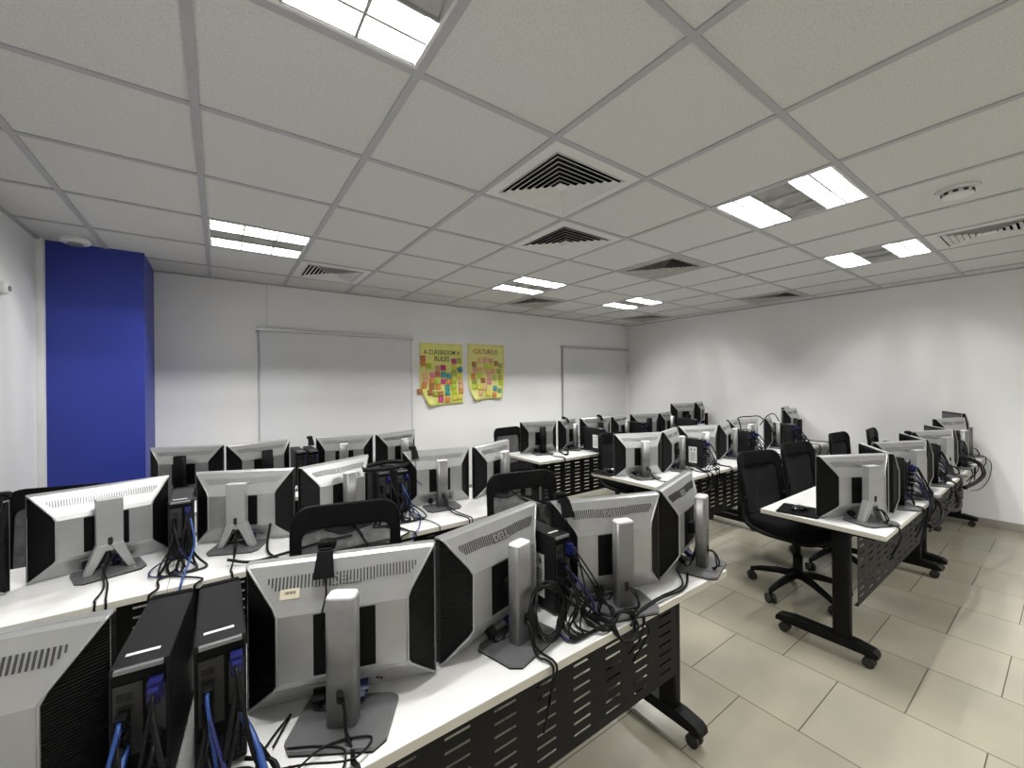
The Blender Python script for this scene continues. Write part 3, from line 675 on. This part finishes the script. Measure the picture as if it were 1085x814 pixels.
def tower(x, y, yaw, label, edge, ncab=7, group=None, side=False, h=1.0, blue=0, over=2, wide=1.0):
    t = thing('desktop_computer', label, 'computer', (x, y, DZ+.0008), R(yaw), group); t.scale = (wide, 1+(wide-1)*.3, 1)
    ob('case', cached('tb', t_body), t, bevel=.003); ob('front_bezel', cached('tf', t_front), t, bevel=.002)
    ob('rear_panel', cached('tr', t_rear), t, label='black rear panel with grille and ports'); ob('top_strip', cached('ts', t_strip), t, bevel=.001, label='light grey strip along the rear top edge')
    ob('service_sticker', cached('tk', t_stick), t, (0, -TD/2+.04, TH), (0, 0, 0), 0, 'small white sticker')
    if side: ob('side_label', cached('tl', t_side), t, (-TW/2, -.05, .03), label='white printed label panel').scale = (1, .6, .9)
    rnd = random.Random(int(x*1000)+int(y*77)); MWt = Matrix.Translation((x, y, DZ)) @ Matrix.Rotation(R(yaw), 4, 'Z') @ Matrix.Diagonal((wide, 1+(wide-1)*.3, 1, 1)); inv = MWt.inverted()
    zs = [.20, .17, .14, .12, .16, .10, .19, .13, .07, .18, .11]
    for k in range(ncab):
        px = -.016 if k % 3 else .02; pz = zs[k % len(zs)]
        if k == 0: ob('vga_plug', cached('vgap', m_vga), t, (px+.0, -TD/2, pz), (0, R(90), 0), 0, 'dark blue plug')
        else:
            def pl():
                q = MB(); q.box(-.007, .007, -.028, 0, -.006, .006); return q.mesh('plug', 'black')
            ob('plug', cached('plg', pl), t, (px, -TD/2, pz), bevel=.002)
        p0 = MWt @ Vector((px, -TD/2-.026, pz)); mt = 'cablebl' if (k % 4 == 1 and k//4 < blue) else ('vga' if k % 6 == 4 else 'cableb')
        edge_room = p0.y-edge
        if edge_room < .06:      # straight over the edge
            x_ = p0.x; pts = [p0, p0+Vector((0, -.02, -.01)), Vector((x_+rnd.uniform(-.04, .04), edge-.02, DZ+.04)), Vector((x_+rnd.uniform(-.06, .06), edge-.015, DZ-.03)), Vector((x_+rnd.uniform(-.08, .08), edge+.015, DZ-.14-.1*rnd.random()))]
        else:
            x_ = p0.x; sgn = rnd.choice((-1, 1)); rad = rnd.uniform(.02, .055); d = min(.12, edge_room-.03)
            pts = [p0, p0+Vector((0, -.02, -.005)), p0+Vector((sgn*rad*.5, -min(d, .035+rad), -.5*(p0.z-DZ))), Vector((x_+sgn*rad, p0.y-d*.6, DZ+.012+.02*rnd.random())),
                   Vector((x_+sgn*rad*1.6, p0.y-d, DZ+.006)), Vector((x_+sgn*rad*.4+rnd.uniform(-.05, .05), max(edge+.02, p0.y-d-.03), DZ+.006)), Vector((x_-sgn*rad+rnd.uniform(-.05, .05), edge+.010, DZ+.006)),
                   Vector((x_-sgn*rad*1.1, edge-.012, DZ-.006)), Vector((x_-sgn*rad, edge-.012, DZ-.06)), Vector((x_, edge-.01, DZ-.09-.07*rnd.random()))]
            if k >= over: pts = pts[:5]+[Vector((x_+sgn*rad*.5, max(edge+.03, p0.y-d-.02), DZ+.006)), Vector((x_-sgn*rad*1.2, max(edge+.03, p0.y-d), DZ+.008)), Vector((x_-sgn*rad*1.3, p0.y-d*.4, DZ+.01+.02*rnd.random())), Vector((x_+rnd.uniform(-.02, .02), p0.y-.015, DZ+.03+.05*rnd.random()))]
        m = MB(); m.tube([inv @ q for q in smooth(pts, 5)], .0028 if mt != 'cableb' else rnd.choice((.0026, .0034, .004)), 6); ob('cable', m.mesh('cable', mt), t)
    return t
CL, CR = 'desktop computers on the left desks', 'desktop computers on the right desks'
tower(-.103, 1.078, -5, 'black desktop computer beside the cut-off monitor, left one of the foreground pair', E1, 9, CL, blue=1, wide=1.18)
tower(-.002, 1.076, 0, 'black desktop computer beside the foreground monitor, right one of the foreground pair', E1, 9, CL, blue=1, wide=1.2)
tower(.858, 1.075, 2, 'black desktop computer with a white printed side label behind the coiled cables', E1, 10, CL, side=True, over=0)
tower(-.138, 2.31, 1, 'black desktop computer between the two leftmost second-row monitors, blue cable hanging', E2, 8, CL, wide=1.2)
tower(.722, 2.34, 0, 'left one of the two black computers side by side in the second row', E2, 7, CL)
tower(.822, 2.33, 0, 'right one of the two black computers side by side in the second row', E2, 9, CL, blue=1)
tower(.470, 3.40, 2, 'left one of the two small towers near the back wall blind', EL, 3, CL)
tower(.553, 3.39, 0, 'right one of the two small towers near the back wall blind, webcam on top', EL, 3, CL)
tower(3.228, 3.01, -2, 'black computer with pale side after the second monitor of the farthest row', E4, 6, CR, side=True)
tower(4.107, 3.17, 0, 'black computer right of the fourth monitor of the farthest row', E4, 5, CR)
tower(4.962, 3.01, -2, 'black computer under the raised monitors of the farthest row', E4, 5, CR)
tower(3.262, 1.95, 0, 'black computer with a crumpled white side label, second right row', E3, 5, CR, side=True)
tower(4.125, 1.98, 0, 'black computer between the fourth and fifth monitors of the second right row', E3, 7, CR)
tower(4.21, 1.98, 0, 'second black computer between the fourth and fifth monitors of the second right row', E3, 7, CR)
tower(5.108, 1.98, 0, 'black computer before the raised monitors of the second right row', E3, 7, CR)
tower(5.178, 1.98, 0, 'second black computer before the raised monitors of the second right row', E3, 7, CR)
tower(3.302, .73, 0, 'black computer buried in cables behind the second monitor of the nearest right row', ER, 11, CR)
tower(4.20, .76, 0, 'black computer buried in cables behind the fourth monitor of the nearest right row', ER, 11, CR)
tower(5.052, .75, 0, 'dark computer before the raised monitors of the nearest right row', ER, 11, CR)

# ------------------------------------------------------------------ loose cable coils, hoses, webcams, mice
def coil(x, y, z, r, turns, label, tr=.0042, tilt=50, yaw=0, mt='cableb', name='cable_coil', lift=.0):
    rnd = random.Random(int(x*999)); pts = []
    for k in range(int(turns*14)+1):
        a = 2*PI*k/14; rr = r*(1+.09*math.sin(k*.7)+rnd.uniform(-.05, .05)); pts.append(Vector((rr*math.cos(a), rr*math.sin(a)*.85, rnd.uniform(-.008, .008)+.004*math.sin(k*.9))))
    T = Matrix.Translation((x, y, z)) @ Matrix.Rotation(R(yaw), 4, 'Z') @ Matrix.Rotation(R(tilt), 4, 'X')
    m = MB(); m.tube([T @ p for p in smooth(pts, 3)], tr, 6); return tag(ob(name, m.mesh('coil', mt), None), label, 'cable')
def hose(pts, r, label, mt='cableb', name='cable'):
    m = MB(); s = smooth(pts, 8)
    rr = [r*(1+.10*(1 if i % 2 else -1)) if r > .008 else r for i in range(len(s))]
    m.tube(s, rr, 8); return tag(ob(name, m.mesh('hose', mt), None), label, 'cable')
coil(.735, .862, DZ+.085, .075, 4, 'thick coil of black cables at the desk edge beside the white-labelled computer', .005, 72, 20)
coil(.90, .83, DZ+.035, .05, 3, 'smaller loop of black cable on the desk left of the scuffed monitor stand', .0035, 30, -10)
coil(.965, .782, DZ-.0, .045, 4, 'bunched black cable hanging over the desk edge in front of the scuffed monitor', .004, 60, 0)
hose([(1.42, .86, DZ+.006), (1.30, .80, DZ+.006), (1.16, .800, DZ+.012), (1.04, .79, DZ+.012), (.98, .775, DZ)], .004, 'black cable running along the desk edge between the two right monitors of the front row')
hose([(1.40, .89, DZ+.006), (1.31, .815, DZ+.006), (1.18, .812, DZ+.008), (1.06, .80, DZ+.01), (.99, .77, DZ+.01)], .003, 'thinner black cable beside the one on the front desk edge')
hose([(.08, .93, DZ+.005), (.12, 1.0, DZ+.005), (.05, .90, DZ+.005), (.13, .84, DZ+.012), (.20, .80, DZ+.014), (.24, .83, DZ+.014), (.16, .86, DZ+.014), (.08, .83, DZ+.005)], .002, 'thin looping black wire across the foreground monitor stand')
hose([(.10, .90, DZ+.013), (.15, .87, DZ+.013), (.19, .83, DZ+.013), (.17, .79, DZ+.006), (.12, .80, DZ+.005), (.10, .86, DZ+.009)], .002, 'second thin wire loop on the foreground monitor stand')
hose([(.02, .925, DZ+.12), (.045, .86, DZ+.09), (.06, .81, DZ+.05), (.068, .79, DZ+.02), (.06, .776, DZ-.05), (.03, .78, DZ-.16)], .006, 'blue network cable dropping beside the foreground monitor', 'cablebl')
hose([(-.13, .925, DZ+.12), (-.135, .86, DZ+.09), (-.14, .80, DZ+.06), (-.16, .78, DZ+.0), (-.17, .77, DZ-.1)], .005, 'blue network cable at the left foreground computer', 'cablebl')
hose([(-.10, 2.11, DZ+.18), (-.085, 2.05, DZ+.1), (-.10, 1.98, DZ+.05), (-.12, 1.885, DZ-.0), (-.13, 1.88, DZ-.12)], .004, 'pale blue network cable in front of the second row left computer', 'cablebl')
hose([(.18, 2.12, DZ+.10), (.16, 2.02, DZ+.02), (.19, 1.93, DZ+.006), (.21, 1.88, DZ-.01), (.22, 1.875, DZ-.15)], .005, 'thick black cable down from the flared monitor stand left of the mesh chair')
hose([(.02, 1.97, DZ+.03), (.10, 1.94, DZ+.012), (.22, 1.955, DZ+.012), (.36, 1.99, DZ+.012), (.5, 2.0, DZ+.012)], .006, 'black cable lying along the second row desk behind the nearer chair')
hose([(.62, 2.24, DZ+.262), (.72, 2.20, DZ+.262), (.84, 2.22, DZ+.262), (.88, 2.30, DZ+.266), (.80, 2.37, DZ+.265), (.68, 2.34, DZ+.262), (.62, 2.28, DZ+.262)], .012, 'thick black cable loop lying on top of the two second row computers')
# big corrugated hoses along the right-hand row
hose([(3.30, .64, DZ+.03), (3.38, .56, DZ+.03), (3.46, .50, DZ), (3.44, .47, DZ-.06), (3.36, .47, DZ-.10), (3.25, .50, DZ-.11)], .011, 'thick black corrugated hose hanging over the right desk edge, nearer one', name='cable_hose')
hose([(3.70, .50, DZ-.10), (3.90, .47, DZ-.13), (4.1, .48, DZ-.12), (4.22, .51, DZ-.07)], .012, 'black corrugated hose sagging under the right desk edge in the middle', name='cable_hose')
hose([(4.70, .64, DZ+.12), (4.83, .55, DZ+.10), (4.90, .47, DZ+.05), (4.84, .44, DZ-.02), (4.66, .46, DZ-.06), (4.45, .50, DZ-.08)], .013, 'thick black corrugated hose looping off the right desk edge, farther one', name='cable_hose')
coil(3.28, .60, DZ+.07, .06, 3, 'navy and black cable tangle behind the second right-row monitor', .004, 70, -15, 'vga')
coil(4.20, .60, DZ+.06, .07, 4, 'dark cable tangle behind the fourth right-row monitor', .004, 65, 10)
coil(4.95, .62, DZ+.13, .075, 4, 'round bundle of dark cables before the raised right-row monitors', .006, 80, -10)
coil(5.30, 1.78, DZ+.06, .06, 3, 'pale and dark cables tangled at the wall end of the second right row', .004, 60, 0)
coil(2.80, 3.02, DZ+.03, .05, 3, 'black cables heaped behind the aisle-end monitor of the farthest row', .005, 30, 0)
coil(3.38, 3.0, DZ+.04, .055, 3, 'black cables heaped behind the third monitor of the farthest row', .005, 40, 0)
hose([(4.28, 1.98, DZ+.12), (4.30, 2.02, DZ+.30), (4.36, 2.06, DZ+.345), (4.62, 2.06, DZ+.345), (4.72, 2.0, DZ+.335), (4.74, 1.9, DZ+.2), (4.72, 1.84, DZ+.05)], .006, 'black cable arched over the top of the fifth monitor in the second right row')
hose([(4.70, 2.0, DZ+.25), (4.74, 1.95, DZ+.345), (4.86, 1.93, DZ+.37), (4.96, 1.93, DZ+.31), (5.0, 1.90, DZ+.2)], .005, 'black cable loop above the sixth monitor in the second right row')
hose([(3.10, 1.86, DZ+.06), (3.13, 1.76, DZ+.01), (3.16, 1.70, DZ-.01), (3.15, 1.69, DZ-.10), (3.05, 1.72, DZ-.16)], .009, 'thick cable dropping from the second right row desk')
hose([(4.25, 1.85, DZ+.05), (4.22, 1.75, DZ+.01), (4.20, 1.69, DZ-.02), (4.16, 1.68, DZ-.16), (4.05, 1.72, DZ-.22)], .006, 'cable hanging at the joint of the second right row desks')
hose([(5.86, .62, DZ+.0), (5.91, .50, DZ-.05), (5.915, .50, DZ-.2), (5.915, .55, DZ-.32), (5.90, .62, DZ-.36)], .003, 'thin wire hanging beside the right wall desk end')

def webcam(x, y, z, yaw, label, drop=True):
    t = thing('webcam', label, 'webcam', (x, y, z), R(yaw), 'webcams clipped on monitors')
    m = MB(); m.box(-.020, .020, .0, .030, .004, .026); ob('camera_body', cached('wcb', lambda: m.mesh('webcam_body', 'black')), t, bevel=.007)
    m2 = MB(); m2.cyl((0, .015), .009, .030, .034, 'y', 16); ob('lens', cached('wcl', lambda: m2.mesh('webcam_lens', 'gloss')), t)
    def clip():
        k = MB(); k.prism([(-.016, .0), (.016, .0), (.022, -.058), (-.022, -.058)][::-1], -.027, -.021, 'y'); k.box(-.014, .014, -.027, .012, .001, .006); return k.mesh('clip', 'black')
    c = ob('clip', cached('wcc', clip), t, (0, 0, 0), (R(-31), 0, 0), .002)
    if drop:
        q = MB(); q.tube(smooth([(0, -.030, -.045), (.004, -.046, -.075), (-.003, -.062, -.11), (.0, -.066, -.15), (.02, -.066, -.18), (.035, -.070, -.19)], 5), .0016, 6); ob('cable', q.mesh('wire', 'cableb'), t)
    return t
def on_mon(x, y, yaw, u, dz=0): a = R(yaw); return x+math.cos(a)*u, y+math.sin(a)*u, DZ+.005+MH+.0045+dz
webcam(*on_mon(.250, 1.000, -18.5, -.055), -18.5, 'black webcam hooked over the foreground monitor with the barcode sticker')
webcam(*on_mon(1.055, .939, -19.4, -.155), -19.4, 'black webcam on the left corner of the scuffed front row monitor')
webcam(*on_mon(-.800, 2.235, -18, .19), -5, 'black webcam on the monitor at the left photo edge')
webcam(*on_mon(1.088, 2.260, -8, -.17), -8, 'black webcam on the second row monitor right of the two computers')
webcam(*on_mon(3.061, 3.27, 23, -.02), 20, 'black webcam on the second monitor of the farthest right row')
webcam(*on_mon(3.423, 3.219, -11, .10), -10, 'black webcam on the third monitor of the farthest right row')
webcam(*on_mon(3.950, .680, 27, .05), 27, 'black webcam on the edge-on fourth monitor of the nearest right row')
webcam(.553, 3.40, DZ+TH+.065, 0, 'black webcam standing on the right small tower near the blind', False)
def mouse(x, y, yaw, label):
    t = thing('computer_mouse', label, 'mouse', (x, y, DZ+.004), R(yaw)); m = MB(); rows = []
    for k in range(9):
        u = k/8; w_ = .030*math.sin(PI*(.08+.84*u))**.5; h_ = .030*math.sin(PI*(.06+.8*u))**.8; y_ = -.052+.104*u
        rows.append([(w_*math.cos(PI*j/8), y_, h_*math.sin(PI*j/8)) for j in range(9)])
    vs = [p for r_ in rows for p in r_]; m.quadmesh(vs, [(a*9+b, a*9+b+1, (a+1)*9+b+1, (a+1)*9+b) for a in range(8) for b in range(8)], 0, True)
    m.f.append([b for b in range(9)]); m.m.append(0); m.sm.append(False); m.f.append([72+b for b in range(9)][::-1]); m.m.append(0); m.sm.append(False)
    ob('shell', m.mesh('mouse_shell', 'gloss'), t)
    ob('scroll_wheel', MB().cyl((.028, .026), .008, -.003, .003, 'x', 14).mesh('wheel', 'grey'), t)
for (x, y, yw, lab) in ((2.60, .905, 10, 'nearest right desk'), (2.52, 2.195, 5, 'second right row desk')):
    tag(ob('mouse_pad', MB().prism(rrect(.22, .19, .012), DZ+.0005, DZ+.0035, 'z').mesh('mouse_pad', 'fabric'), None), 'black mouse pad at the aisle end of the '+lab, 'mouse pad')
    bpy.data.objects[-1] if False else None
    o = [q for q in COL.objects if q.name.startswith('mouse_pad')][-1]; o.location = (x, y, 0); o.rotation_euler = (0, 0, R(yw))
    mouse(x, y, yw+60, 'black computer mouse on the pad on the '+lab)

# ------------------------------------------------------------------ chairs
def c_back_frame():
    m = MB(); o = rrect(.43, .44, .075, 6, 0, .22); i = rrect(.345, .315, .04, 6, 0, .185); n = len(o)
    def yb(x, z): return .035*(x/.215)**2*-1 + .015*math.cos(z*6)
    vs = [(p[0], yb(*p)-.010, p[1]) for p in o]+[(p[0], yb(*p)-.010, p[1]) for p in i]+[(p[0], yb(*p)+.010, p[1]) for p in o]+[(p[0], yb(*p)+.010, p[1]) for p in i]
    fs = []
    for k in range(n):
        q = (k+1) % n; fs += [(k, k+n, q+n, q), (k+2*n, q+2*n, q+3*n, k+3*n), (k, q, q+2*n, k+2*n), (k+n, k+3*n, q+3*n, q+n)]
    m.quadmesh(vs, fs, 0, False); return m.mesh('back_frame', 'black')
def c_back_mesh(mt='mesh'):
    m = MB(); nx, nz = 8, 6; vs = []
    for b in range(nz+1):
        for a in range(nx+1):
            x = -.176+.352*a/nx; z = .022+.325*b/nz; vs.append((x, -.035*(x/.215)**2+.015*math.cos(z*6), z))
    m.quadmesh(vs, [(b*(nx+1)+a, b*(nx+1)+a+1, (b+1)*(nx+1)+a+1, (b+1)*(nx+1)+a) for b in range(nz) for a in range(nx)], 0, True); return m.mesh('back_mesh', mt)
def c_back_solid():
    return c_back_mesh()
def c_seat():
    m = MB(); m.prism(rrect(.47, .44, .09, 6), .425, .475, 'z', 0, smooth=True); m.prism(rrect(.47, .44, .09, 6), .475, .492, 'z', 0, smooth=True, scale1=.9); return m.mesh('seat', 'fabric')
def c_shell():
    m = MB(); m.prism(rrect(.44, .41, .09, 6), .395, .425, 'z', 0, smooth=True); m.box(-.09, .09, -.10, .10, .355, .395); return m.mesh('seat_shell', 'black')
def c_support(s):
    m = MB(); m.tube(smooth([(s*.20, -.08, .405), (s*.235, .06, .41), (s*.235, .18, .44), (s*.215, .222, .52), (s*.19, .225, .60)], 6), .015, 8); return m.mesh('back_support', 'black')
def c_lift():
    m = MB(); m.cyl((0, 0), .028, .10, .25).cyl((0, 0), .018, .25, .36); return m.mesh('gas_lift', 'black')
def c_arm():
    m = MB(); m.tube([(0.02, 0, .125), (.12, 0, .115), (.21, 0, .095), (.275, 0, .075)], [.024, .022, .018, .014], 8); m.cyl((.275, 0), .010, .045, .085); return m.mesh('base_leg', 'black')
def c_cast():
    m = MB(); m.cyl((0, .028), .028, -.024, -.006, 'y', 18).cyl((0, .028), .028, .006, .024, 'y', 18); m.box(-.010, .010, -.006, .006, .02, .056); return m.mesh('chair_caster', 'rubber')
def chair(x, y, yaw, label, lean=8, spin=20, mt=0):
    t = thing('office_chair', label, 'chair', (x, y, 0), R(yaw), 'black mesh office chairs')
    ob('seat', cached('cs', c_seat), t, bevel=.006); ob('seat_shell', cached('csh', c_shell), t, bevel=.006)
    bl = (0, .225, .46); br = (R(-lean), 0, 0)
    bf = ob('backrest', cached('cbf', c_back_frame), t, bl, br, .006); ob('backrest_mesh', cached('cbm%d' % mt, lambda: c_back_mesh('mesh2' if mt else 'mesh')), bf, label='dense black mesh' if mt else 'see-through black mesh')
    for s in (-1, 1): ob('back_support', cached('csu%d' % s, lambda: c_support(s)), t)
    ob('gas_lift', cached('cl', c_lift), t)
    for k in range(5):
        a = R(spin+72*k); lg = ob('base_leg', cached('ca', c_arm), t, rot=(0, 0, a)); ob('caster', cached('cc', c_cast), lg, (.275, 0, 0), (0, 0, R(30*k)))
    return t
chair(.375, 1.57, -14, 'black mesh office chair behind the foreground monitor, nearest the camera')
chair(1.33, 1.60, -12, 'black mesh office chair between the front row and second row, farther right one')
chair(-.70, 2.76, -12, 'black office chair at the left wall in front of the blue column')
chair(3.09, 1.09, -14, 'black office chair tucked under the near end of the right desk, base fully in view', lean=13, spin=38, mt=1)
chair(3.80, 1.09, -10, 'black office chair just behind the one at the near end of the right desk', lean=13, spin=30, mt=1)
chair(4.84, 1.12, -4, 'black office chair seen over the nearest right-row monitor, left of the wall chair', mt=1)
chair(5.52, 1.02, 4, 'black office chair nearest the right wall', mt=1)
chair(2.72, 3.60, 8, 'black office chair at the aisle end of the farthest right row')
chair(3.20, 2.49, 0, 'black office chair behind the aisle-end monitor of the second right row', spin=40, mt=1)
